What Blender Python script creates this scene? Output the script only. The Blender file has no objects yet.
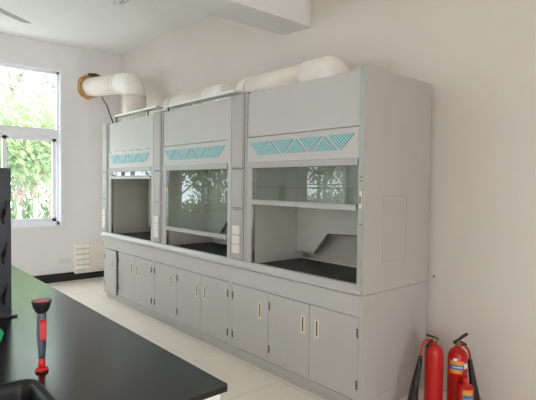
import bpy, bmesh, math, random
from mathutils import Vector, Matrix, noise
random.seed(7)
PI = math.pi
sc = bpy.context.scene
COL = sc.collection

# ------------------------------------------------------------------ camera
yaw, pit, rol, FPX = .7164, -.0332, .012, 472.43
Fv = Vector((math.sin(yaw)*math.cos(pit), math.cos(yaw)*math.cos(pit), math.sin(pit)))
Rv = Vector((math.cos(yaw), -math.sin(yaw), 0)); Uv = Rv.cross(Fv)
R2 = Rv*math.cos(rol) + Uv*math.sin(rol); U2 = -Rv*math.sin(rol) + Uv*math.cos(rol)
cam = bpy.data.objects.new('camera', bpy.data.cameras.new('camera')); COL.objects.link(cam)
M = Matrix((R2, U2, -Fv)).transposed().to_4x4(); M.translation = Vector((-2.5341, -1.9377, 1.5722))
cam.matrix_world = M
cam.data.sensor_width = 36; cam.data.lens = FPX*36/536; cam.data.clip_start = .05; cam.data.clip_end = 300
sc.camera = cam

# ------------------------------------------------------------------ light and exposure
sc.view_settings.view_transform = 'Standard'; sc.view_settings.look = 'None'
sc.view_settings.gamma = 1; sc.view_settings.use_curve_mapping = False
sc.view_settings.exposure = -0.2
w = bpy.data.worlds.new('sky'); sc.world = w; w.use_nodes = True
wb = w.node_tree.nodes['Background']; wb.inputs[0].default_value = (.80, .91, 1, 1); wb.inputs[1].default_value = 10.0
sc.cycles.diffuse_bounces = 8; sc.cycles.transparent_max_bounces = 24
sun = bpy.data.objects.new('sun', bpy.data.lights.new('sun', 'SUN')); COL.objects.link(sun)
sun.data.energy = 4; sun.data.angle = .05; sun.rotation_euler = (math.radians(42), 0, math.radians(25)); sun.data.color = (1, .95, .86)
def area(name, loc, rot, sx, sy, energy, color, portal=False):
    l = bpy.data.lights.new(name, 'AREA'); l.shape = 'RECTANGLE'; l.size = sx; l.size_y = sy; l.energy = energy; l.color = color
    o = bpy.data.objects.new(name, l); COL.objects.link(o); o.location = loc; o.rotation_euler = rot
    if portal: l.cycles.is_portal = True
    return o
YW, XW, ZC = 5.777, .845, 3.70          # far wall, right wall, ceiling
XL, YN = -7.6, -4.6                     # left wall, near wall
WIN = [(-1.75, -.10, -.90), (-3.72, -1.93, -2.53), (-6.9, -5.3, -6.04)]
WB, WT = .876, 3.31
for k, (a, b, m) in enumerate(WIN):
    area('daylight_portal', ((a+b)/2, YW+.13, (WB+WT)/2), (-PI/2, 0, 0), b-a, WT-WB, 1, (1, 1, 1), True)
LWIN = [(3.0, 5.55)]      # windows of the left wall (y range)
for a, b in LWIN: area('daylight_portal', (XL-.13, (a+b)/2, (WB+WT)/2), (0, -PI/2, 0), WT-WB, b-a, 1, (1, 1, 1), True)
# added warm fill light, set at the unseen near wall behind the camera
area('warm_fill_light', (-3.3, YN+.05, 1.5), (PI/2, 0, 0), 2.6, 2.4, 18, (1, .55, .32))

# ------------------------------------------------------------------ materials
def lin(c): return tuple(((x/255)/12.92 if x/255 <= .04045 else ((x/255+.055)/1.055)**2.4) for x in c)
def mat(name, rgb, rough=.5, metal=0, var=.03, scale=6, bump=0, bscale=60, spec=.5, coat=0, stretch=None):
    m = bpy.data.materials.new(name); m.use_nodes = True; nt = m.node_tree; N = nt.nodes; L = nt.links
    b = N['Principled BSDF']; b.inputs['Roughness'].default_value = rough; b.inputs['Metallic'].default_value = metal
    b.inputs['Specular IOR Level'].default_value = spec; b.inputs['Coat Weight'].default_value = coat
    c = lin(rgb); tc = N.new('ShaderNodeTexCoord'); n = N.new('ShaderNodeTexNoise'); n.inputs['Scale'].default_value = scale
    n.inputs['Detail'].default_value = 4; L.new(tc.outputs['Object'], n.inputs['Vector'])
    r = N.new('ShaderNodeValToRGB'); r.color_ramp.elements[0].position = .3; r.color_ramp.elements[1].position = .7
    r.color_ramp.elements[0].color = (*[max(0, x*(1-var)) for x in c], 1); r.color_ramp.elements[1].color = (*[min(1, x*(1+var)) for x in c], 1)
    L.new(n.outputs['Fac'], r.inputs['Fac']); L.new(r.outputs['Color'], b.inputs['Base Color'])
    if bump:
        n2 = N.new('ShaderNodeTexNoise'); n2.inputs['Scale'].default_value = bscale; L.new(tc.outputs['Object'], n2.inputs['Vector'])
        bp = N.new('ShaderNodeBump'); bp.inputs['Strength'].default_value = bump; bp.inputs['Distance'].default_value = .01
        L.new(n2.outputs['Fac'], bp.inputs['Height']); L.new(bp.outputs['Normal'], b.inputs['Normal'])
    return m
def glassmat(name, ior, tint=(1, 1, 1), gl=(1, 1, 1)):
    m = bpy.data.materials.new(name); m.use_nodes = True; N = m.node_tree.nodes; L = m.node_tree.links; N.clear()
    o = N.new('ShaderNodeOutputMaterial'); mx = N.new('ShaderNodeMixShader'); fr = N.new('ShaderNodeFresnel'); fr.inputs['IOR'].default_value = ior
    t = N.new('ShaderNodeBsdfTransparent'); t.inputs[0].default_value = (*tint, 1); g = N.new('ShaderNodeBsdfGlossy'); g.inputs['Roughness'].default_value = .01
    g.inputs[0].default_value = (*gl, 1)
    ge = N.new('ShaderNodeNewGeometry'); iv = N.new('ShaderNodeMath'); iv.operation = 'SUBTRACT'; iv.inputs[0].default_value = 1; L.new(ge.outputs['Backfacing'], iv.inputs[1])
    ml = N.new('ShaderNodeMath'); ml.operation = 'MULTIPLY'; L.new(fr.outputs[0], ml.inputs[0]); L.new(iv.outputs[0], ml.inputs[1])   # one reflection per pane, at its front face
    L.new(ml.outputs[0], mx.inputs[0]); L.new(t.outputs[0], mx.inputs[1]); L.new(g.outputs[0], mx.inputs[2]); L.new(mx.outputs[0], o.inputs[0])
    return m
MT = dict(
    wall=mat('painted_plaster', (240, 237, 236), .85, var=.015, scale=2, bump=.05, bscale=80),
    wall_cream=mat('cream_painted_plaster', (216, 207, 199), .85, var=.015, scale=2, bump=.05, bscale=80),
    warm_bounce=mat('tan_bounce_wall', (158, 122, 92), .6, var=.12, scale=4),  # tan given to the unseen near wall to bounce warm light
    ceil=mat('ceiling_paint', (240, 240, 238), .9, var=.02, scale=1.5),
    black_base=mat('black_tile', (24, 26, 30), .25, var=.1),
    pvc=mat('white_window_plastic', (246, 246, 252), .35),
    hood=mat('grey_enamelled_steel', (185, 181, 175), .42, var=.015, scale=3),
    hood_in=mat('grey_liner_board', (176, 172, 160), .6, var=.03, scale=3),
    baffle=mat('pale_baffle_board', (196, 194, 184), .55, var=.02),
    column=mat('warm_grey_moulding', (172, 167, 161), .5, var=.02),
    post=mat('green_grey_aluminium', (166, 168, 160), .45),
    sashframe=mat('sash_aluminium', (176, 174, 168), .4),
    dark=mat('black_epoxy_worktop', (34, 37, 38), .5, var=.08),
    plate=mat('pinkish_switch_plastic', (222, 211, 206), .4),
    slot=mat('dark_slot', (92, 84, 66), .6),
    brass=mat('pale_handle_plate', (218, 212, 188), .4),
    hinge=mat('hinge_steel', (108, 104, 96), .4, metal=.6),
    chrome=mat('chrome', (200, 200, 200), .15, metal=1),
    duct=mat('cream_plastic_duct', (236, 226, 216), .5, var=.02),
    duct_light=mat('pale_duct_elbow', (242, 234, 226), .5, var=.02),
    foam=mat('brown_sealing_foam', (206, 160, 96), .95, var=.35, scale=30, bump=.6, bscale=60),
    foam_dark=mat('exposed_brick_gap', (92, 78, 62), .95, var=.3, scale=30),
    cable=mat('black_cable', (40, 38, 36), .6),
    padred=mat('pinkish_red_pad', (206, 96, 100), .5),
    white=mat('white_laminate', (232, 230, 226), .4),
    heater=mat('cream_heater_casing', (246, 236, 226), .4),
    louvre=mat('white_heater_louvre', (252, 251, 244), .3),
    heatrec=mat('warm_grey_recess', (222, 212, 198), .7),
    seam=mat('soft_seam', (146, 138, 130), .7),
    gap=mat('grey_gap', (120, 116, 104), .7),
    rackm=mat('dark_grey_polypropylene', (64, 66, 73), .4, var=.06),
    pegm=mat('black_peg', (16, 16, 18), .35),
    sink=mat('black_epoxy_sink', (12, 13, 15), .42, var=.1),
    red=mat('red_enamel', (184, 12, 10), .35, var=.05),
    redp=mat('red_plastic', (214, 30, 34), .4),
    rub=mat('black_rubber', (28, 28, 30), .55),
    horn=mat('black_horn_plastic', (34, 33, 34), .5),
    slate=mat('slate_grey_plastic', (88, 96, 106), .45),
    green=mat('green_plastic', (14, 160, 96), .4),
    brassv=mat('brass_valve', (150, 128, 78), .45, metal=.6),
    orange=mat('orange_label', (232, 150, 42), .6, var=.12, scale=60),
    blue=mat('blue_label', (58, 120, 170), .6, var=.12, scale=60),
    paper=mat('white_label', (226, 222, 216), .6),
    yellow=mat('yellow_plastic', (214, 196, 90), .5),
    lamp=mat('white_lamp_housing', (228, 228, 224), .35),
    tube=mat('unlit_tube', (236, 238, 236), .25),
    fan=mat('grey_blue_fan_blade', (176, 178, 188), .5),
    bark=mat('tree_bark', (176, 158, 146), .9, var=.2, scale=12),
    ground=mat('pale_yard_ground', (176, 176, 168), .95, var=.3, scale=1),
)
MT['glass'] = glassmat('sash_glass', 1.55, (.84, .88, .85))
MT['pane'] = glassmat('window_glass', 1.35)
MT['greenglass'] = glassmat('green_tinted_glass', 1.5, (1, 1, 1))

def leafmat(name, rgb):
    m = mat(name, rgb, .6, var=.35, scale=1.3); N = m.node_tree.nodes; L = m.node_tree.links
    b = N['Principled BSDF']; o = [n for n in N if n.type == 'OUTPUT_MATERIAL'][0]
    tr = N.new('ShaderNodeBsdfTranslucent'); tr.inputs[0].default_value = (*lin((176, 190, 150)), 1)
    mx = N.new('ShaderNodeMixShader'); mx.inputs[0].default_value = .4
    L.new(b.outputs[0], mx.inputs[1]); L.new(tr.outputs[0], mx.inputs[2]); L.new(mx.outputs[0], o.inputs[0]); return m
MT['leaf'] = leafmat('green_leaves', (126, 148, 116)); MT['leaf2'] = leafmat('yellow_green_leaves', (142, 156, 114))

def floor_mat():
    m = bpy.data.materials.new('polished_cream_floor_tiles'); m.use_nodes = True; N = m.node_tree.nodes; L = m.node_tree.links
    b = N['Principled BSDF']; tc = N.new('ShaderNodeTexCoord'); br = N.new('ShaderNodeTexBrick')
    br.offset = 0; br.inputs['Scale'].default_value = 1; br.inputs['Brick Width'].default_value = .8; br.inputs['Row Height'].default_value = .8
    br.inputs['Mortar Size'].default_value = .003; br.inputs['Mortar Smooth'].default_value = .1
    br.inputs['Color1'].default_value = (*lin((240, 230, 216)), 1); br.inputs['Color2'].default_value = (*lin((237, 227, 212)), 1)
    br.inputs['Mortar'].default_value = (*lin((196, 187, 174)), 1)
    n = N.new('ShaderNodeTexNoise'); n.inputs['Scale'].default_value = 3; n.inputs['Detail'].default_value = 6
    r = N.new('ShaderNodeValToRGB'); r.color_ramp.elements[0].color = (.86, .85, .84, 1); r.color_ramp.elements[1].color = (1, 1, 1, 1)
    mx = N.new('ShaderNodeMixRGB'); mx.blend_type = 'MULTIPLY'; mx.inputs[0].default_value = .7
    L.new(tc.outputs['Object'], br.inputs['Vector']); L.new(tc.outputs['Object'], n.inputs['Vector']); L.new(n.outputs['Fac'], r.inputs['Fac'])
    L.new(br.outputs['Color'], mx.inputs[1]); L.new(r.outputs['Color'], mx.inputs[2]); L.new(mx.outputs[0], b.inputs['Base Color'])
    b.inputs['Roughness'].default_value = .33; return m
MT['floor'] = floor_mat()
def bench_mat():
    m = mat('dark_resin_benchtop', (12, 12, 12), .19, var=.06, scale=8, bump=.02, bscale=300, spec=.62); return m
MT['bench'] = bench_mat()
def grille_mat():
    m = mat('cyan_vent_mesh', (112, 170, 174), .5, var=.02); N = m.node_tree.nodes; L = m.node_tree.links
    b = N['Principled BSDF']; tc = N.new('ShaderNodeTexCoord'); ck = N.new('ShaderNodeTexChecker'); ck.inputs['Scale'].default_value = 75
    ck.inputs['Color1'].default_value = (*lin((66, 134, 144)), 1); ck.inputs['Color2'].default_value = (*lin((170, 206, 202)), 1)
    L.new(tc.outputs['Object'], ck.inputs['Vector']); L.new(ck.outputs['Color'], b.inputs['Base Color']); return m
MT['grille'] = grille_mat()

# ------------------------------------------------------------------ mesh helpers
class MB:
    def __init__(s): s.bm = bmesh.new()
    def box(s, x0, x1, y0, y1, z0, z1, bev=0):
        r = bmesh.ops.create_cube(s.bm, size=1); vs = r['verts']
        for v in vs: v.co = Vector(((x0+x1)/2 + v.co.x*(x1-x0), (y0+y1)/2 + v.co.y*(y1-y0), (z0+z1)/2 + v.co.z*(z1-z0)))
        if bev:
            es = list({e for v in vs for e in v.link_edges}); bmesh.ops.bevel(s.bm, geom=es, offset=bev, segments=2, affect='EDGES', profile=.5)
        return s
    def prism(s, pts, axis, a, b):      # polygon (2D pts) extruded along axis from a to b
        def P(p, t): return Vector((t, p[0], p[1])) if axis == 0 else Vector((p[0], t, p[1])) if axis == 1 else Vector((p[0], p[1], t))
        A = [s.bm.verts.new(P(p, a)) for p in pts]; B = [s.bm.verts.new(P(p, b)) for p in pts]; n = len(pts)
        s.bm.faces.new(A); s.bm.faces.new(B[::-1])
        for i in range(n): s.bm.faces.new((A[i], B[i], B[(i+1) % n], A[(i+1) % n]))
        return s
    def tube(s, pts, rad, seg=20, cap=True):
        pts = [Vector(p) for p in pts]; rads = rad if isinstance(rad, (list, tuple)) else [rad]*len(pts)
        t0 = (pts[1]-pts[0]).normalized(); up = Vector((0, 0, 1)) if abs(t0.z) < .9 else Vector((1, 0, 0)); n = (up - t0*up.dot(t0)).normalized(); rings = []
        for i, p in enumerate(pts):
            t = ((pts[min(i+1, len(pts)-1)]-p).normalized() + (p-pts[max(i-1, 0)]).normalized())
            t = t.normalized() if t.length > 1e-6 else t0
            n = (n - t*n.dot(t)).normalized(); b = t.cross(n)
            rings.append([s.bm.verts.new(p + (n*math.cos(q*2*PI/seg) + b*math.sin(q*2*PI/seg))*rads[i]) for q in range(seg)])
        for a, c in zip(rings, rings[1:]):
            for q in range(seg):
                f = s.bm.faces.new((a[q], a[(q+1) % seg], c[(q+1) % seg], c[q])); f.smooth = True
        if cap: s.bm.faces.new(rings[0][::-1]); s.bm.faces.new(rings[-1])
        return s
    def lathe(s, prof, cx, cy, seg=28):
        rings = [[s.bm.verts.new((cx+r*math.cos(q*2*PI/seg), cy+r*math.sin(q*2*PI/seg), z)) for q in range(seg)] for r, z in prof]
        for a, c in zip(rings, rings[1:]):
            for q in range(seg):
                f = s.bm.faces.new((a[q], a[(q+1) % seg], c[(q+1) % seg], c[q])); f.smooth = True
        s.bm.faces.new(rings[0][::-1]); s.bm.faces.new(rings[-1]); return s
    def build(s, name, m, parent=None, off=(0, 0, 0)):
        bmesh.ops.recalc_face_normals(s.bm, faces=s.bm.faces[:])
        if any(off): bmesh.ops.translate(s.bm, verts=s.bm.verts[:], vec=Vector(off))
        me = bpy.data.meshes.new(name); s.bm.to_mesh(me); s.bm.free(); me.materials.append(MT[m])
        o = bpy.data.objects.new(name, me); COL.objects.link(o)
        if parent: o.parent = parent
        return o
def tag(o, label, cat, group=None, kind=None):
    if label: o['label'] = label
    if cat: o['category'] = cat
    if group: o['group'] = group
    if kind: o['kind'] = kind
    return o
def empty(name, loc, rz=0):
    o = bpy.data.objects.new(name, None); COL.objects.link(o); o.location = loc; o.rotation_euler = (0, 0, rz); o.empty_display_size = .1; return o
def B(*a, **k): return MB().box(*a, **k)
def struct(o): o['kind'] = 'structure'; return o
def arc(c, r, a0, a1, e1, e2, n=10):
    c, e1, e2 = Vector(c), Vector(e1), Vector(e2)
    return [c + (e1*math.cos(a0+(a1-a0)*i/n) + e2*math.sin(a0+(a1-a0)*i/n))*r for i in range(n+1)]

# ------------------------------------------------------------------ room shell
T = .24
struct(B(XL-T, XW+T, YN-T, YW+T, -.2, 0).build('floor', 'floor'))
struct(B(XL-T, XW+T, YN-T, YW+T, ZC, ZC+.2).build('ceiling', 'ceil'))
struct(B(XW, XW+T, YN, YW, 0, ZC).build('wall_right', 'wall_cream'))
wl = MB(); ys_ = YN
for a, b in LWIN: wl.box(XL-T, XL, ys_, a, 0, ZC); wl.box(XL-T, XL, a, b, 0, WB); wl.box(XL-T, XL, a, b, WT, ZC); ys_ = b
wl.box(XL-T, XL, ys_, YW, 0, ZC); struct(wl.build('wall_left', 'wall'))
wf = MB(); xs = XL-T
for a, b, m in sorted(WIN):
    wf.box(xs, a, YW, YW+T, 0, ZC); wf.box(a, b, YW, YW+T, 0, WB); wf.box(a, b, YW, YW+T, WT, ZC); xs = b
wf.box(xs, XW+T, YW, YW+T, 0, ZC); struct(wf.build('wall_far', 'wall'))
DX0, DX1, DZ = -4.6, -2.0, 2.7
struct(MB().box(XL-T, DX0, YN-T, YN, 0, ZC).box(DX1, XW+T, YN-T, YN, 0, ZC).box(DX0, DX1, YN-T, YN, DZ, ZC).build('wall_near', 'warm_bounce'))
dr = struct(empty('door_1', ((DX0+DX1)/2, YN-.1, 0)))
o = MB()
for x in (-1.3, -.03, 1.22): o.box(x, x+.08, -.03, .03, 0, DZ)
o.box(-1.3, 1.3, -.03, .03, DZ-.09, DZ); o.box(-1.3, 1.3, -.03, .03, 0, .12); o.build('door_frame', 'pvc', dr)
B(-1.22, 1.22, -.004, .004, .12, DZ-.09).build('pane', 'pane', dr)
# concrete beam under the ceiling
struct(B(XL, XW, 1.335, 1.72, 3.12, ZC).build('trim_1', 'ceil'))
struct(B(XL, XW-.013, YW-.012, YW, 0, .135).build('baseboard_far', 'black_base'))
struct(MB().box(XW-.012, XW, 4.43, YW-.013, 0, .135).build('baseboard_right', 'black_base'))

def window(k, loc, rz, W, mm):
    r = struct(empty('window_%d' % k, loc, rz)); H = WT-WB
    f = MB(); y0, y1 = -.012, .10
    f.box(-W, -W+.035, y0-.01, y1, 0, H).box(W-.035, W, y0-.01, y1, 0, H).box(-W, W, y0, y1, 0, .03).box(-W, W, y0, y1, H-.03, H)
    f.box(-W+.03, -W+.075, .03, .09, 0, H).box(W-.075, W-.03, .03, .09, 0, H).box(-W+.03, W-.03, .03, .09, H-.075, H-.03).box(-W+.03, W-.03, .03, .09, .03, .075)
    f.box(-W+.03, W-.03, .02, .095, 1.365, 1.51)
    f.build('window_frame', 'pvc', r)
    for (p, q, yy) in ((-W+.075, mm+.03, .035), (mm-.03, W-.075, .062)):
        MB().box(p, p+.055, yy, yy+.025, .075, 1.365).box(q-.055, q, yy, yy+.025, .075, 1.365).box(p, q, yy, yy+.025, .075, .13).box(p, q, yy, yy+.025, 1.32, 1.365).build('sliding_sash', 'pvc', r)
    B(-W+.075, W-.075, .06, .064, 1.51, H-.075).build('pane', 'pane', r)
    B(-W+.1, mm, .045, .049, .12, 1.33).build('pane', 'pane', r); B(mm, W-.1, .073, .077, .12, 1.33).build('pane', 'pane', r)
for k, (a, b, m) in enumerate(WIN): window(k+1, ((a+b)/2, YW, WB), 0, (b-a)/2, m-(a+b)/2)
for k, (a, b) in enumerate(LWIN): window(k+4, (XL, (a+b)/2, WB), PI/2, (b-a)/2, 0)

# ------------------------------------------------------------------ fume hoods on base cabinets
W, D, ZS = 1.475, .80, .836
HG, CG = 'fume hoods along the right wall', 'base cabinets under the fume hoods'
def fume_hood(y0, label, sash_z, lamp, near_post, lampspan=(0, W), lz=2.425):
    t = tag(empty('fume_hood', (0, y0, ZS)), label, 'fume hood', HG); o3 = (0, 0, -ZS)
    def P(mb, name, m, par=t): return mb.build(name, m, par, o3)
    # casing: sides, back, roof, ledge below the work surface
    sp = MB().prism([(-.006, ZS), (-.006, 2.352), (.0, 2.362), (.03, 2.366), (D, 2.352), (D, ZS)], 1, -.004, 0).box(.034, D, 0, .02, ZS, 2.35) if near_post else B(.03, D, .001, .02, ZS, 2.33)
    P(sp, 'side_panel', 'hood')
    P(B(.03, D, W-.02, W-.001, ZS, 2.34), 'side_panel', 'hood')
    P(B(D-.012, D, .02, W-.02, ZS, 2.34), 'back_panel', 'hood'); P(B(.02, D, .02, W-.02, 2.325, 2.34), 'roof_panel', 'hood')
    # front ledge with a bevelled nose
    P(MB().prism([(-.012, ZS), (-.024, ZS+.006), (-.024, ZS+.030), (.004, ZS+.062), (.045, ZS+.062), (.045, ZS)], 1, 0, W-.001), 'front_ledge', 'hood')
    # liner of the chamber
    P(B(.02, .60, .045, .06, ZS+.01, 2.32), 'liner_panel', 'hood_in'); P(B(.03, .60, 1.165, 1.18, ZS+.01, 2.32), 'liner_panel', 'hood_in')
    P(B(.60, .612, .045, 1.18, ZS+.01, 2.32), 'liner_panel', 'hood_in')
    P(MB().prism([(1.16, .965), (.93, .975), (.775, 1.155), (.07, 1.175), (.07, 1.95), (1.16, 1.95)], 0, .52, .532), 'baffle', 'baffle')
    P(MB().prism([(.935, .972), (.93, .966), (.765, 1.150), (.07, 1.168), (.07, 1.177), (.775, 1.157)], 0, .508, .533), 'baffle_edge', 'gap')
    P(B(.045, .575, .061, 1.164, ZS+.045, ZS+.056), 'work_surface', 'dark')
    P(B(.575, .60, .061, 1.164, ZS+.045, ZS+.066), 'rear_upstand', 'baffle')
    # right-hand post beside the opening
    if near_post:
        P(MB().prism([(-.012, .005), (-.004, .0005), (.034, .0005), (.034, .05), (-.004, .05), (-.012, .044)], 2, ZS+.062, 2.366), 'front_post', 'post')
        p = P(MB().box(-.018, -.012, .012, .030, 1.42, 1.535, bev=.002), 'latch_plate', 'brass')
        P(B(-.022, -.018, .017, .025, 1.45, 1.50), 'latch_slot', 'slot', p)
        for z in (1.60, 1.625, 1.31): P(B(-.015, -.012, .008, .03, z, z+.006), 'post_clip', 'slot')
        g = MB()
        g.box(.205, .487, -.0048, -.004, 1.4985, 1.5015).box(.4855, .4875, -.0048, -.004, 1.04, 1.5).box(.205, .206, -.0048, -.004, 1.04, 1.5).box(.205, .487, -.0048, -.004, 1.04, 1.042)
        P(g, 'access_panel_seam', 'seam')
    else:
        P(B(-.006, .03, .001, .05, ZS+.062, 2.345, bev=.002), 'front_post', 'hood')
    # front panels
    P(B(.004, .02, .052, 1.248, 1.972, 2.343), 'upper_panel', 'hood')
    P(B(-.002, .018, .052, 1.248, 1.757, 1.966, bev=.002), 'vent_panel', 'hood')
    P(B(-.012, .02, .052, 1.248, 1.708, 1.756, bev=.003), 'header_rail', 'column')
    zt, zb = 1.924, 1.816; tw = .252; st = (1.222-.085-tw)/3
    for i in range(4):
        a = 1.222-i*st
        P(MB().prism([(a, zt), (a-tw, zt), (a-tw/2, zb)], 0, -.006, -.001), 'vent_grille', 'grille')
        if i < 3:
            c = a-tw/2-st/2
            P(MB().prism([(c+tw/2-.006, zb), (c-tw/2+.006, zb), (c, zt-.004)], 0, -.006, -.001), 'vent_grille', 'grille')
    # control column with three cover strips and three switch plates
    c = P(B(-.004, .03, 1.252, W-.001, ZS+.062, 2.362, bev=.002), 'control_column', 'column')
    for z0, z1 in ((.915, 1.345), (1.365, 1.70), (1.715, 2.35)):
        P(B(-.0045, -.004, 1.279, 1.451, z0-.006, z1+.006), 'strip_groove', 'gap', c)
        s = P(MB().box(-.011, -.0046, 1.285, 1.445, z0, z1, bev=.002).box(-.015, -.011, 1.30, 1.43, z0+.012, z1-.012, bev=.002), 'cover_strip', 'column', c)
    for z in (1.130, 1.045, .963):
        s = P(B(-.024, -.015, 1.322, 1.430, z, z+.075, bev=.002), 'switch_plate', 'plate', c)
        P(B(-.025, -.024, 1.366, 1.386, z+.034, z+.042), 'socket_slot', 'heatrec', s)
    # frame strip between opening and column, with the sash track
    P(B(-.002, .03, 1.185, 1.25, ZS+.062, 1.708, bev=.002), 'frame_strip', 'column')
    P(B(.004, .026, 1.172, 1.184, ZS+.062, 1.708), 'sash_track', 'chrome'); P(B(.004, .026, .052, .058, ZS+.062, 1.708), 'sash_track', 'gap')
    # sliding sash: handle rail, stiles, glass
    s = P(B(-.016, .024, .058, 1.20, sash_z, sash_z+.040, bev=.004), 'sash_rail', 'sashframe')
    P(B(-.024, -.016, .058, 1.20, sash_z+.028, sash_z+.040, bev=.001), 'finger_lip', 'post', s)
    top = max(1.72, sash_z+.4) if sash_z < 1.5 else 2.3
    P(B(.011, .016, .06, 1.17, sash_z+.04, top), 'sash_glass', 'glass', s)
    if lamp:
        a, b = lampspan
        h = P(B(.03, .13, a, b, lz, lz+.027, bev=.004), 'lamp_housing', 'lamp')
        P(B(.05, .056, a+.04, b-.01, 2.34, lz), 'glass_strip', 'greenglass', h)
        P(B(.032, .045, b-.03, b-.015, 2.34, lz), 'bracket_leg', 'slot', h)
        P(B(.05, .062, (a+b)/2+.15, (a+b)/2+.16, 2.34, lz), 'bracket_leg', 'lamp', h)
    return t
h3 = fume_hood(0, 'nearest grey fume hood with its flat side panel in view and sash half open', 1.402, False, True)
h2 = fume_hood(W, 'middle grey fume hood of the row, sash glass pulled low and reflecting the window', 1.067, True, False, (.02, 1.23), 2.395)
h1 = fume_hood(2*W, 'farthest grey fume hood, nearest the window wall, sash pushed fully up', 1.618, True, False, (.005, 1.13))
B(.028, .04, .20, .215, 2.34-ZS, 2.425-ZS).build('bracket_leg', 'slot', h1)
# small yellow gas tap marker on the middle hood's track
MB().lathe([(.012, 0), (.012, .02), (.006, .026)], 0, 0, 12).build('yellow_knob', 'yellow', h2, (-.002, 1.165, 1.50-ZS))['label'] = 'small yellow knob'

def base_cabinet(y0, label, w1=W, ajar=0):
    t = tag(empty('base_cabinet', (0, y0, 0)), label, 'cabinet', CG)
    MB().box(.022, D, .0, .018, .11, .831).box(.022, D, w1-.018, w1-.001, .11, .831).box(D-.01, D, .018, w1-.018, .11, .834).box(.022, D, .018, w1-.018, .11, .128).box(.03, D, .018, w1-.018, .815, .834).box(.1, D-.01, .018, w1-.018, .40, .415).build('carcass', 'hood', t)
    for a, b, q in ((0, .028, .834), (w1-.026, w1-.001, .834), (.948, .957, .68)): B(0, .022, a, b, .113, q).build('stile', 'hood', t)
    B(.002, .022, .0, w1-.001, .083, .110, bev=.001).build('bottom_rail', 'hood', t)
    B(0, .022, .029, w1-.027, .685, .829, bev=.0015).build('apron_panel', 'hood', t)
    MB().box(.045, D, .0, w1-.001, 0, .109).build('plinth', 'hood', t)
    def door(ya, yb, hy, hside, ang=0):
        hinge_y = yb if hside > 0 else ya
        d = empty('door', (0, hinge_y, 0), ang) if False else None
        d = MB().box(0, .02, ya-hinge_y, yb-hinge_y, .116, .680, bev=.0015).build('door', 'hood', t); d.location = (0, hinge_y, 0); d.rotation_euler = (0, 0, ang)
        y = hy-hinge_y
        h = MB().box(-.0035, 0, y-.024, y+.024, .448, .588, bev=.0015).build('handle_plate', 'brass', d)
        MB().box(-.006, -.0035, y-.006, y+.006, .463, .573).build('handle_recess', 'slot', h)
        yy = -hside*.008
        for z in (.19, .545):
            MB().box(-.006, 0, yy-.007, yy+.007, z, z+.062, bev=.001).build('hinge', 'hinge', d)
        return d
    door(.030, .484, .408, -1); door(.488, .947, .552, 1)
    door(.958, w1-.028, 1.058, 1, ajar)
    return t
base_cabinet(0, 'grey three-door base cabinet under the nearest fume hood, its end side showing')
base_cabinet(W, 'grey three-door base cabinet under the middle fume hood, all doors shut')
base_cabinet(2*W, 'grey three-door base cabinet under the farthest fume hood, one door ajar', W-.055, -.075)

# ------------------------------------------------------------------ exhaust ducts
def duct_label(o, l): return tag(o, l, 'duct', 'exhaust ducts above the fume hoods')
t = duct_label(empty('exhaust_duct', (.40, 4.29, 2.341)), 'thick cream duct turning down onto the farthest hood from a ragged wall hole'); O = (-.40, -4.29, -2.341)
zx, R = 2.975, .21
MB().tube([(.325, YW-.002, 3.10), (.385, 4.70, 3.01)], .150, 32).build('duct_pipe', 'duct', t, O)
MB().tube([(.382, 4.76, 3.012), (.388, 4.62, 2.998), (.395, 4.29+R, zx)] + arc((.40, 4.29+R, zx-R), R, PI/2, 0, (0, -1, 0), (0, 0, 1))[1:] + [(.40, 4.29, zx-R-.02)], .152, 32).build('duct_elbow', 'duct_light', t, O)
MB().tube([(.386, 4.70, 3.006), (.3865, 4.675, 3.0035)], .160, 32).build('joint_ring', 'duct', t, O)
MB().tube([(.40, 4.29, 2.785), (.40, 4.29, 2.765)], .164, 32).build('joint_ring', 'duct', t, O)
MB().tube([(.40, 4.29, zx-R), (.40, 4.29, 2.342)], .158, 32).build('duct_pipe', 'duct', t, O)
MB().tube([(.40, 4.29, 2.40), (.40, 4.29, 2.342)], .172, 32).build('duct_flange', 'duct', t, O)
# ragged ring of sealing foam around the pipe at the wall
fo = MB(); seg = 48; rr = []
for q in range(seg):
    a = q*2*PI/seg; ca, sa = math.cos(a), math.sin(a)
    nn = noise.noise(Vector((ca*2.3, sa*2.3, 3)))*.03 + noise.noise(Vector((ca*7, sa*7, 1)))*.012
    wdt = .185 + nn + (.015 if ca < 0 else -.01)
    rr.append([(.325+ca*.146, YW-.004, 3.10+sa*.146), (.325+ca*.152, YW-.045-nn*.5, 3.10+sa*.152), (.325+ca*(.155+wdt)/2, YW-.055-nn, 3.10+sa*(.155+wdt)/2), (.325+ca*wdt, YW-.004, 3.10+sa*wdt)])
V = [[fo.bm.verts.new(p) for p in r] for r in rr]
for q in range(seg):
    for j in range(4): f = fo.bm.faces.new((V[q][j], V[(q+1) % seg][j], V[(q+1) % seg][(j+1) % 4], V[q][(j+1) % 4])); f.smooth = True
fo.build('sealing_foam', 'foam', t, O)['label'] = 'ragged brown sealing foam ring'
MB().prism([(.27, 3.265), (.31, 3.33), (.42, 3.345), (.58, 3.30), (.55, 3.27), (.45, 3.22), (.35, 3.24)], 1, YW-.010, YW-.001).build('broken_plaster', 'foam_dark', t, O)['label'] = 'dark broken plaster above the pipe'
cb = MB().tube([(.52, YW-.03, 2.975), (.53, YW-.05, 2.93), (.50, 5.5, 2.80), (.36, 5.0, 2.55), (.20, 4.55, 2.42), (.12, 4.36, 2.355)], .009, 8).build('power_cable', 'cable')
tag(cb, 'thin black cable hanging from the wall hole down to the farthest hood', 'cable')
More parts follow.
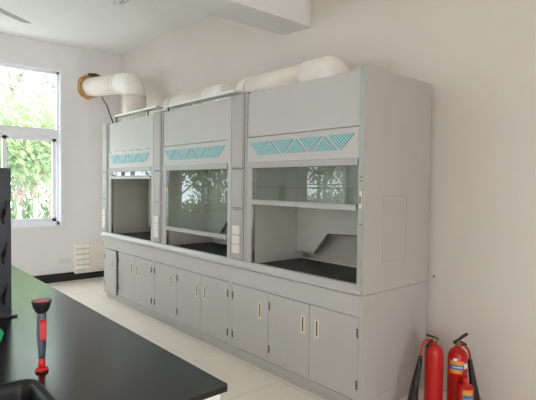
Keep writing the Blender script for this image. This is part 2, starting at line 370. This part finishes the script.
def run_duct(y0, label, e=.61):
    t = duct_label(empty('exhaust_duct', (.40, y0+e, 2.341)), label); O = (-.40, -(y0+e), -2.341); z = 2.495; R = .10
    def y(v): return y0+v
    near = [(.40, y(e), 2.342)] + [(.40, y(e), z-R)] + arc((.40, y(e+R), z-R), R, 0, PI/2, (0, -1, 0), (0, 0, 1), 12)[1:] + [(.40, y(.92), z)]
    MB().tube(near, .132, 32).build('duct_elbow', 'duct_light', t, O)
    MB().tube([(.40, y(.90), z), (.40, y(1.70), z)], .124, 32).build('duct_pipe', 'duct', t, O)
    far = [(.40, y(1.66), z), (.40, y(1.69), z)] + arc((.40+R, y(1.81-R), z), R, 0, PI/2, (-1, 0, 0), (0, 1, 0), 12)[1:] + [(XW-.002, y(1.81), z)]
    MB().tube(far, .129, 32).build('duct_elbow', 'duct', t, O)
    MB().tube([(XW-.02, y(1.81), z), (XW-.002, y(1.81), z)], .15, 32).build('wall_collar', 'duct', t, O)
run_duct(0, 'cream round duct lying behind the top edge of the nearest hood')
run_duct(W, 'cream round duct lying behind the top edge of the middle hood', .60)

# ------------------------------------------------------------------ far wall things
t = tag(empty('wall_heater', (.31, YW-.001, .11)), 'cream wall heater with ten bright louvres beside the farthest cabinet', 'heater')
MB().box(-.235, .235, -.07, 0, 0, .487, bev=.006).build('casing', 'heater', t)
MB().box(-.225, -.01, -.072, -.07, .05, .475).build('louvre_recess', 'heatrec', t)
for j in range(5):
    for a, b in ((-.228, -.118), (-.105, -.02)):
        z = .405-j*.086
        MB().prism([(-.072, z), (-.105, z+.012), (-.105, z+.022), (-.072, z+.058)], 0, a, b).build('louvre', 'louvre', t)
MB().box(.0, .232, -.085, -.07, .05, .482, bev=.005).build('front_cover', 'heater', t)
for x, l in ((-.105, 'left of two pale wall sockets low on the far wall'), (-.01, 'right of two pale wall sockets low on the far wall, nearer the heater')):
    s = tag(B(-.042, .042, -.008, 0, -.042, .042, bev=.003).build('wall_socket', 'white'), l, 'socket', 'sockets on the far wall'); s.location = (x, YW, .325)
    B(-.012, .012, -.0095, -.008, -.006, .010).build('socket_slot', 'heatrec', s)
# little fixing on the right wall next to the near hood
s = tag(MB().tube([(0, 0, 0), (-.012, 0, 0)], [.009, .006], 10).build('wall_plug', 'gap'), 'tiny dark wall plug in the wall right of the nearest hood', 'wall plug'); s.location = (XW, -.035, .872)

# ------------------------------------------------------------------ laboratory bench
BX1, BX0, BY0, BJ, BY1, BZ = -1.463, -2.96, -.497, 2.66, 4.75, .80
SX0, SX1, SY0, SY1 = -2.55, -2.015, -.36, .045
def rrect(x0, x1, y0, y1, r, n=6):
    out = []
    for cx, cy, a in ((x1-r, y1-r, 0), (x0+r, y1-r, PI/2), (x0+r, y0+r, PI), (x1-r, y0+r, 3*PI/2)):
        out += [(cx+r*math.cos(a+i*PI/2/n), cy+r*math.sin(a+i*PI/2/n)) for i in range(n+1)]
    return out
def slab_with_hole(outer, inner, z0, z1):
    mb = MB(); bm = mb.bm
    loops = []
    for z in (z1, z0):
        vs = []; es = []
        for ring in (outer, inner) if inner else (outer,):
            r = [bm.verts.new((x, y, z)) for x, y in ring]; es += [bm.edges.new((r[i], r[(i+1) % len(r)])) for i in range(len(r))]; vs.append(r)
        bmesh.ops.triangle_fill(bm, edges=es, use_beauty=True); loops.append(vs)
    for a, b in zip(loops[0], loops[1]):
        for i in range(len(a)): bm.faces.new((a[i], a[(i+1) % len(a)], b[(i+1) % len(b)], b[i]))
    return mb
t = tag(slab_with_hole(rrect(BX0, BX1, BY0, BJ-.002, .02), rrect(SX0+.012, SX1-.012, SY0+.012, SY1-.012, .05), BZ-.022, BZ).build('benchtop', 'bench'), 'dark resin benchtop in the foreground with the black sink and eyewash', 'benchtop', 'lab benchtops')
tag(slab_with_hole(rrect(BX0, BX1, BJ, BY1, .003), None, BZ-.022, BZ).build('benchtop', 'bench'), 'farther dark benchtop section towards the window, shining pale', 'benchtop', 'lab benchtops')
def bench_cabinet(ya, yb, label):
    t = tag(empty('bench_cabinet', ((BX0+BX1)/2, ya, 0)), label, 'cabinet', 'white cabinets under the bench'); hx = (BX1-BX0)/2-.03; w1 = yb-ya-.004
    MB().box(-hx+.02, hx-.02, .004, .022, .1, .775).box(-hx+.02, hx-.02, w1-.018, w1, .1, .775).box(-.01, .01, .022, w1-.018, .1, .50).box(-hx+.02, hx-.02, .022, w1-.018, .1, .118).build('carcass', 'white', t)
    B(-hx+.06, hx-.06, .02, w1, 0, .1).build('plinth', 'slot', t)
    for s in (-1, 1):
        for a, b, hy in ((.004, w1/2-.002, w1/2-.05), (w1/2+.002, w1, w1/2+.05)):
            d = MB().box(min(s*(hx-.02), s*hx), max(s*(hx-.02), s*hx), a, b, .105, .60, bev=.001).build('door', 'white', t)
            MB().tube([(s*(hx+.02), hy, .42), (s*(hx+.02), hy, .54)], .005, 8).build('handle', 'chrome', d)
            MB().box(min(s*(hx-.02), s*hx), max(s*(hx-.02), s*hx), a, b, .605, .772, bev=.001).build('drawer_front', 'white', t)
    return t
ys = [BY0+.03, .55, 1.6, BJ, 3.7, BY1-.03]
lb = ['white bench cabinet at the near end, under the corner of the foreground benchtop', 'white bench cabinet second from the near end of the bench', 'white bench cabinet third from the near end of the bench', 'white bench cabinet second from the window end of the bench', 'white bench cabinet at the window end of the bench']
for k in range(5):
    c = bench_cabinet(ys[k], ys[k+1], lb[k])
    if k == 0:   # end panels with the seam seen below the corner of the top
        hx = (BX1-BX0)/2-.032; n = 5
        for i in range(n):
            w_ = 2*hx/n; MB().box(-hx+i*w_+.001, -hx+(i+1)*w_-.002, -.016, .002, .02, .772, bev=.001).build('end_panel', 'white', c)
# sink
t = tag(empty('lab_sink', ((SX0+SX1)/2, (SY0+SY1)/2, BZ)), 'black resin sink set into the foreground benchtop', 'sink'); O = (-(SX0+SX1)/2, -(SY0+SY1)/2, -BZ)
mb = MB(); bm = mb.bm
prof = [(0, BZ+.0005, .058), (0, BZ+.006, .058), (.006, BZ+.009, .055), (.018, BZ+.008, .048), (.028, BZ-.006, .042), (.034, BZ-.03, .040), (.05, BZ-.24, .036), (.09, BZ-.26, .03)]
rings = [[bm.verts.new((x, y, z)) for x, y in rrect(SX0+i, SX1-i, SY0+i, SY1-i, r)] for i, z, r in prof]
for a, b in zip(rings, rings[1:]):
    for i in range(len(a)): f = bm.faces.new((a[i], a[(i+1) % len(a)], b[(i+1) % len(b)], b[i])); f.smooth = True
bm.faces.new(rings[-1]); mb.build('basin', 'sink', t, O)
MB().lathe([(.03, BZ-.259), (.03, BZ-.256), (.018, BZ-.2565)], (SX0+SX1)/2, (SY0+SY1)/2).build('drain', 'slot', t, O)
# hand-held eyewash
EX, EY = -1.974, .097
t = tag(empty('eyewash_spray', (EX, EY, BZ)), 'red and grey hand-held eyewash with a black cup, standing beside the sink', 'eyewash')
MB().lathe([(.023, .0035), (.0245, .006), (.0245, .010), (.020, .014), (.012, .015)], 0, 0).build('base_flange', 'redp', t)
MB().lathe([(.0125, .0145), (.0135, .03), (.0125, .06)], 0, 0).build('collar', 'redp', t)
MB().lathe([(.0255, .0005), (.0255, .0035)], 0, 0).build('gasket', 'rub', t)
b = MB()
pr = [(.0125, .05, .0), (.0145, .08, 0), (.0175, .12, 0), (.019, .17, 0), (.018, .21, 0), (.0165, .235, 0), (.012, .245, 0)]
b.lathe([(r, z) for r, z, _ in pr], 0, 0); b.build('grip', 'slate', t)
dv = Vector((-.25, -1, 0)).normalized(); sx = Vector((dv.y, -dv.x, 0))
tr = MB(); P4 = []
for z, wd, dp in ((.130, .0105, .020), (.137, .011, .026), (.205, .012, .026), (.214, .0105, .020)):
    cpt = dv*dp + sx*(-.005); inn = dv*.010 + sx*(-.005)
    P4.append([tr.bm.verts.new((*(p).xy, z)) for p in (inn-sx*wd, cpt-sx*wd, cpt+sx*wd, inn+sx*wd)])
for a, c in zip(P4, P4[1:]):
    for i in range(4): tr.bm.faces.new((a[i], a[(i+1) % 4], c[(i+1) % 4], c[i]))
tr.bm.faces.new(P4[0]); tr.bm.faces.new(P4[-1]); tr.build('squeeze_lever', 'redp', t)
MB().lathe([(.011, .238), (.017, .240), (.024, .247), (.0315, .262), (.037, .284), (.037, .286)], 0, 0).build('eye_cup', 'rub', t)
MB().lathe([(.0375, .2862), (.038, .2875), (.0375, .2895), (.033, .290), (.031, .287)], 0, 0).build('cup_rim', 'rub', t)
MB().lathe([(.033, .2863), (.033, .2885)], 0, 0).build('cup_pad', 'padred', t)
# drying rack board
t = tag(empty('drying_rack', (-2.15, 1.06, BZ)), 'tall dark grey drying board with black pegs standing on the bench at the left edge', 'drying rack')
MB().box(-.28, .278, -.009, .009, .012, .847, bev=.003).build('board', 'rackm', t)
MB().box(-.30, .302, -.045, .045, .0005, .012, bev=.003).build('base_tray', 'rackm', t)
for i in range(5):
    for z in (.17, .40, .63):
        x = .235-i*.11+(.0)
        p = MB().tube([(x, -.006, z-.04), (x, -.02, z-.045), (x+.004, -.03, z-.02), (x+.012, -.052, z+.035)], [.011, .011, .008, .006], 10)
        p.tube([(x, -.01, z-.045), (x-.004, -.02, z-.075), (x+.004, -.02, z-.10)], [.009, .009, .004], 10)
        p.build('peg', 'pegm', t)
# lab tap with green handle, mostly left of the frame
t = tag(empty('lab_tap', (-2.16, .30, BZ)), 'green handled lab tap at the left edge behind the sink', 'tap')
MB().lathe([(.03, .0005), (.03, .008), (.016, .014), (.013, .09), (.013, .20)], 0, 0).build('body', 'white', t)
MB().tube([(0, 0, .19), (-.0, -.02, .235), (-.01, -.07, .25), (-.02, -.14, .235), (-.02, -.15, .19)], .011, 12).build('spout', 'white', t)
MB().tube([(.01, 0, .115), (.05, 0, .12)], .009, 12).build('valve_stem', 'white', t)
MB().prism([(.05, .085), (.075, .095), (.088, .132), (.068, .155), (.05, .15)], 1, -.018, .018).build('handle', 'green', t)
# reagent shelf on the middle of the bench (seen mirrored in the sash glass)
t = tag(empty('reagent_shelf', (-2.22, 1.9, BZ)), 'grey two-tier reagent shelf on the bench, mirrored in the sash glass', 'shelf')
for y in (.02, 1.3, 2.6): MB().box(-.04, .04, y, y+.06, 0.0005, .75, bev=.003).build('upright', 'rackm', t)
for z in (.44, .72):
    MB().box(-.15, .15, 0, 2.7, z, z+.018, bev=.002).build('shelf_board', 'rackm', t)
    MB().tube([(.145, 0, z+.06), (.145, 2.7, z+.06)], .005, 8).build('guard_rail', 'chrome', t)

# ------------------------------------------------------------------ fire extinguishers
FG = 'fire extinguishers beside the nearest hood'
def extinguisher(x, y, r, h, label, hdir, lever_a, horn_end, stickers):
    t = tag(empty('fire_extinguisher', (x, y, 0)), label, 'fire extinguisher', FG)
    s = h-.155
    MB().lathe([(r*.9, .001), (r, .012), (r, s), (r*.97, s+.02), (r*.84, s+.045), (r*.6, s+.062), (.024, s+.070), (.021, s+.085)], 0, 0, 36).build('cylinder', 'red', t)
    MB().lathe([(.018, s+.083), (.018, s+.105), (.014, s+.118), (.010, s+.125)], 0, 0, 16).build('valve', 'brassv', t)
    d = Vector((math.cos(lever_a), math.sin(lever_a), 0)); z = Vector((0, 0, 1)); b = Vector((0, 0, s+.10))
    def bar(pts, wd, th):
        mb = MB(); n = d.cross(z)
        R_ = []
        for p in pts:
            p = Vector(p); c = b + d*p.x + z*p.z
            R_.append([mb.bm.verts.new(c + n*wd*i + z*th*j) for i, j in ((-1, -1), (1, -1), (1, 1), (-1, 1))])
        for a, c in zip(R_, R_[1:]):
            for i in range(4): mb.bm.faces.new((a[i], a[(i+1) % 4], c[(i+1) % 4], c[i]))
        mb.bm.faces.new(R_[0]); mb.bm.faces.new(R_[-1]); return mb
    return t, bar, s
def finish(t, s, bar, lev, grip, hose, horn, stickers, r):
    bar(lev, .013, .006).build('lever', 'rub', t); bar(grip, .012, .006).build('carry_handle', 'rub', t)
    MB().tube(hose, .008, 12).build('hose', 'red', t)
    MB().tube(horn[0], horn[1], 20).build('discharge_horn', 'horn', t)
    for a0, a1, z0, z1, m in stickers:
        mb = MB(); n = 10; top = []; bot = []
        for i in range(n+1):
            a = a0+(a1-a0)*i/n
            top.append([mb.bm.verts.new(((r+q)*math.cos(a), (r+q)*math.sin(a), z1)) for q in (0, .0012)]); bot.append([mb.bm.verts.new(((r+q)*math.cos(a), (r+q)*math.sin(a), z0)) for q in (0, .0012)])
        for i in range(n):
            mb.bm.faces.new((top[i][1], top[i+1][1], bot[i+1][1], bot[i][1])); mb.bm.faces.new((top[i][0], top[i+1][0], top[i+1][1], top[i][1])); mb.bm.faces.new((bot[i][0], bot[i+1][0], bot[i+1][1], bot[i][1]))
        mb.build('label_band', m, t)
# direction towards the camera's right in plan = R, towards camera = -F
rt = Vector((math.cos(yaw), -math.sin(yaw), 0)); bk = Vector((-math.sin(yaw), -math.cos(yaw), 0))
def L3(r, b, z): return tuple(rt*r + bk*b + Vector((0, 0, z)))
angR = math.atan2(rt.y, rt.x); angB = math.atan2(bk.y, bk.x)
x1, y1 = .436, -.280
t, bar, s = extinguisher(x1, y1, .061, .575, 'plain red fire extinguisher next to the hood, black horn on its left', -1, angR+PI, None, None)
finish(t, s, bar, [(-.02, 0, .012), (.02, 0, .026), (.055, 0, .036)], [(-.01, 0, -.002), (.02, 0, .0), (.035, 0, -.018), (.055, 0, -.050)],
       [L3(-.012, 0, s+.098), L3(-.045, 0, s+.102), L3(-.075, 0, s+.085), L3(-.088, 0, s+.045), L3(-.092, 0, s-.005), L3(-.095, 0, s-.03)],
       ([L3(-.094, 0, s-.01), L3(-.097, 0, s-.05), L3(-.125, .0, s-.20), L3(-.150, .0, .03)], [.014, .017, .026, .040]), [], .063)
x2, y2 = .585, -.372
t, bar, s = extinguisher(x2, y2, .066, .545, 'red fire extinguisher with orange and blue label, horn on its right, against the wall', 1, angR, None, None)
A = angB
finish(t, s, bar, [(-.03, 0, .004), (.0, 0, .022), (.035, 0, .050), (.062, 0, .068)], [(-.02, 0, .006), (.02, 0, .010), (.058, 0, -.006)],
       [L3(.012, 0, s+.092), L3(.045, 0, s+.085), L3(.072, 0, s+.058), L3(.084, 0, s+.02), L3(.086, 0, s-.03)],
       ([L3(.086, 0, s-.01), L3(.090, 0, s-.05), L3(.115, 0, s-.20), L3(.145, 0, .03)], [.014, .017, .026, .040]),
       [(A-1.2, A+.3, s-.030, s-.004, 'orange'), (A-1.2, A+.3, s-.064, s-.030, 'blue'), (A-.95, A+.1, s-.050, s-.042, 'paper'), (A-1.2, A+.1, s-.090, s-.064, 'orange'), (A+.3, A+.8, s-.055, s-.02, 'paper'), (A-.8, A-.4, s-.003, s+.014, 'paper')], .0665)
# small one standing in front
x3, y3 = .492, -.478
t = tag(empty('fire_extinguisher', (x3, y3, 0)), 'small red extinguisher can with orange and blue label, in front of the taller labelled one', 'fire extinguisher', FG)
r3, h3_ = .052, .275
MB().lathe([(r3*.92, .001), (r3, .01), (r3, h3_-.028), (r3*.9, h3_-.018), (r3*.62, h3_-.012), (.018, h3_-.006), (.018, h3_+.006)], 0, 0, 32).build('cylinder', 'red', t)
MB().lathe([(.016, h3_+.005), (.016, h3_+.018), (.010, h3_+.024)], 0, 0, 16).build('cap', 'redp', t)
def sticker(t, r, a0, a1, z0, z1, m):
    mb = MB(); n = 10; T_ = [mb.bm.verts.new((r*math.cos(a0+(a1-a0)*i/n), r*math.sin(a0+(a1-a0)*i/n), z1)) for i in range(n+1)]; B_ = [mb.bm.verts.new((v.co.x, v.co.y, z0)) for v in T_]
    for i in range(n): mb.bm.faces.new((T_[i], T_[i+1], B_[i+1], B_[i]))
    mb.build('label_band', m, t)
for z0, z1, m in ((.21, .243, 'orange'), (.185, .21, 'blue'), (.16, .185, 'orange'), (.125, .16, 'blue'), (.06, .125, 'orange')): sticker(t, r3+.001, A-.75, A+.6, z0, z1, m)
sticker(t, r3+.001, A-1.1, A-.75, .14, .165, 'paper'); sticker(t, r3+.001, A+.62, A+1.05, .13, .175, 'paper')

# ------------------------------------------------------------------ ceiling things
t = tag(empty('fluorescent_lamp', (-.26, 2.75, ZC)), 'unlit twin-tube fluorescent lamp on the ceiling at the top edge', 'lamp')
MB().box(-.03, .03, -.6, .6, -.06, -.001, bev=.004).build('housing', 'lamp', t)
for s in (-1, 1):
    MB().tube([(s*.042, -.57, -.085), (s*.042, .57, -.085)], .014, 14).build('tube', 'tube', t)
    for q in (-.605, .565): MB().box(s*.042-.018, s*.042+.018, q, q+.04, -.105, -.001).build('end_cap', 'lamp', t)
# ceiling fan
tip = Vector((-1.195, 3.40)); hub = tip - Vector((.42, .30)).normalized()*.70
t = tag(empty('ceiling_fan', (hub.x, hub.y, 3.2)), 'grey-bladed ceiling fan, one blade reaching into the top left corner', 'ceiling fan')
MB().lathe([(.02, -.09), (.09, -.075), (.11, -.03), (.11, .03), (.08, .06), (.02, .08)], 0, 0).build('motor', 'lamp', t)
MB().lathe([(.012, .07), (.012, .44), (.05, .45), (.06, .499)], 0, 0, 16).build('down_rod', 'lamp', t)
a0 = math.atan2(.30, .42)
for k in range(3):
    a = a0+k*2*PI/3; ca, sa = math.cos(a), math.sin(a); mb = MB()
    pts = [(.10, -.035, -.003), (.20, -.060, -.006), (.68, -.048, -.006), (.72, -.03, -.004), (.69, .048, .006), (.20, .060, .006), (.10, .035, .003)]
    for dz in (-.003, .003): pass
    A_ = [mb.bm.verts.new((x*ca-y*sa, x*sa+y*ca, z-.003)) for x, y, z in pts]; B_ = [mb.bm.verts.new((x*ca-y*sa, x*sa+y*ca, z+.003)) for x, y, z in pts]
    mb.bm.faces.new(A_); mb.bm.faces.new(B_[::-1])
    for i in range(len(pts)): mb.bm.faces.new((A_[i], A_[(i+1) % len(pts)], B_[(i+1) % len(pts)], B_[i]))
    mb.build('blade', 'fan', t)

# ------------------------------------------------------------------ outdoors
g = struct(MB().box(-45, 45, YW+T+.01, 60, -1.6, -1.5).box(-45, XL-T-.01, -30, YW+T+.01, -1.6, -1.5).build('ground', 'ground'))
def leafcloud(lobes, n, size, seed, m, name, parent):
    rnd = random.Random(seed); vs = []; fs = []
    for k in range(n):
        cx, cy, cz, rx, rz = rnd.choice(lobes)
        while True:
            p = Vector((rnd.uniform(-1, 1), rnd.uniform(-1, 1), rnd.uniform(-1, 1)))
            if .35 < p.length < 1: break
        c = Vector((cx+p.x*rx, cy+p.y*rx, cz+p.z*rz)); a = Vector((rnd.gauss(0, 1), rnd.gauss(0, 1), rnd.gauss(0, 1))).normalized()
        b = a.orthogonal().normalized(); s_ = size*rnd.uniform(.6, 1.3); c2 = a.cross(b)*s_*.42; b = b*s_; i = len(vs)
        vs += [c-b, c+c2+a*s_*.15, c+b, c-c2+a*s_*.15]; fs.append((i, i+1, i+2, i+3))
    me = bpy.data.meshes.new(name); me.from_pydata([tuple(v) for v in vs], [], fs); me.materials.append(MT[m])
    o = bpy.data.objects.new(name, me); COL.objects.link(o); o.parent = parent; return o
def tree(seed, label, leaf, loc):
    rnd = random.Random(seed)
    t = tag(empty('tree', loc), label, 'tree', 'trees outside the windows')
    br = MB(); h = 3.6; br.tube([(0, 0, -.05), (rnd.uniform(-.06, .06), 0, 1.4), (rnd.uniform(-.12, .12), .05, h)], [.075, .065, .045], 10)
    lobes = []
    for k in range(7):
        a = k*2*PI/7+rnd.uniform(-.3, .3); zz = rnd.uniform(2.2, 3.5); e = Vector((math.cos(a)*rnd.uniform(.8, 1.3), math.sin(a)*rnd.uniform(.6, 1.1), zz+rnd.uniform(.5, 1.6)))
        br.tube([(0, 0, zz), tuple(Vector((0, 0, zz)).lerp(e, .5)+Vector((0, 0, -.05))), tuple(e)], [.04, .03, .015], 6); lobes.append((e.x, e.y, e.z+.1, rnd.uniform(.6, .95), rnd.uniform(.5, .8)))
    lobes.append((0, 0, h+1.3, .9, .9)); br.build('trunk', 'bark', t)
    leafcloud(lobes, 2600, .10, seed, leaf, 'foliage', t); return t
def copy_tree(o, parent=None):
    c = o.copy(); COL.objects.link(c); c.parent = parent
    for ch in o.children[:]: copy_tree(ch, c)
    return c
MT['leaf3'] = leafmat('light_washed_leaves', (189, 193, 188))  # washed-out brightness of the far foliage put into the leaf colour
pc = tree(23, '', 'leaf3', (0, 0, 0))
pa = tree(3, '', 'leaf', (0, 0, 0)); pb = tree(11, '', 'leaf2', (0, 0, 0))
def ray_at(u, y):   # ground position of a photo column at distance y outdoors
    d = Fv + R2*((u-268)/FPX); k = (y-M.translation.y)/d.y; return M.translation.x + d.x*k
TR = [(ray_at(20, 13), 13, 'pale-trunked tree standing left in view through the near window', 0, .4),
      (ray_at(36, 12.3), 12.3, 'pale-trunked tree in the middle of the window view', 1, 1.9),
      (ray_at(50, 16), 16, 'tree at the right side of the window view, farther off', 0, 3.3),
      (ray_at(8, 17), 17, 'tree farther off behind the left pale-trunked tree', 1, 4.4),
      (-5.2, 11.5, 'leafy tree mirrored in the left of the middle hood glass', 0, 5.2), (-7.4, 12.5, 'leafy tree mirrored in the right of the middle hood glass', 1, .9),
      (-10.0, 12, 'leafy tree mirrored in the nearest hood glass', 0, 2.4), (-13.5, 13, 'leafy tree at the far left outside, mirrored faintly', 1, 2.9), (3.6, 18, 'tree far to the right outside, partly hidden by the wall', 0, 1.1)]
for k, (x, y, l, kind, rz) in enumerate(TR):
    src = (pa, pb)[kind]; o = src if k == (0, 1)[kind] else copy_tree(src)
    o.location = (x, y, -1.5); o.rotation_euler = (0, 0, rz); o['label'] = l
    s_ = 1.0+.12*((k*37) % 5)/5; o.scale = (s_, s_, s_)
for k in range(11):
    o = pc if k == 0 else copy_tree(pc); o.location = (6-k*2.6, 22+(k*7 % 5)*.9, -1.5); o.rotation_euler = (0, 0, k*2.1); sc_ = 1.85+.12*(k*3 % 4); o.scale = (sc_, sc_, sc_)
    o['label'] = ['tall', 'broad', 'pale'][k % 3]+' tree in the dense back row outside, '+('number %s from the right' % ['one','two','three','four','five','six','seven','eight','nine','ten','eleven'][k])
def shrub(seed, leaf):
    t = tag(empty('shrub', (0, 0, 0)), '', 'shrub', 'shrubs outside the windows'); rnd = random.Random(seed)
    lobes = [(rnd.uniform(-1, 1), rnd.uniform(-.4, .4), rnd.uniform(.5, 1.5), .6, .55) for _ in range(8)]
    st = MB()
    for q in lobes: st.tube([(q[0]*.3, q[1]*.3, -.03), (q[0]*.8, q[1]*.8, q[2])], [.025, .01], 6)
    st.build('stems', 'bark', t); leafcloud(lobes, 1800, .08, seed, leaf, 'foliage', t); return t
sa_, sb_ = shrub(5, 'leaf'), shrub(8, 'leaf2')
SH = [(ray_at(4, 10.6), 10.6), (ray_at(25, 11.2), 11.2), (ray_at(48, 10.4), 10.4), (ray_at(58, 14), 14), (-3.4, 11), (-5.9, 10.6), (-8.3, 10.8), (-11, 11)]
SL = ['green shrub low at the left of the window view', 'yellow-green shrub low in the middle of the window view', 'green shrub low at the right of the window view', 'yellow-green shrub farther back at the right of the window view',
      'green shrub mirrored low in the middle hood glass', 'yellow-green shrub mirrored low in the middle hood glass', 'green shrub mirrored in the nearest hood glass', 'yellow-green shrub at the far left outside']
for k in range(13):
    o = copy_tree((sa_, sb_)[k % 2]); o.location = (5.5-k*1.95, 15.2+(k*3 % 4)*.45, -1.5); o.rotation_euler = (0, 0, (k % 3-1)*.25); o.scale = (1.25, 1.2, 1.45+.15*(k % 3))
    o['label'] = 'tall hedge shrub beyond the nearer trees outside, %s from the right' % ['first', 'second', 'third', 'fourth', 'fifth', 'sixth', 'seventh', 'eighth', 'ninth', 'tenth', 'eleventh', 'twelfth', 'thirteenth'][k]
for k, (x, y) in enumerate(SH):
    src = (sa_, sb_)[k % 2]; o = src if k < 2 else copy_tree(src); o.location = (x, y, -1.5); o.rotation_euler = (0, 0, k*1.3); o['label'] = SL[k]
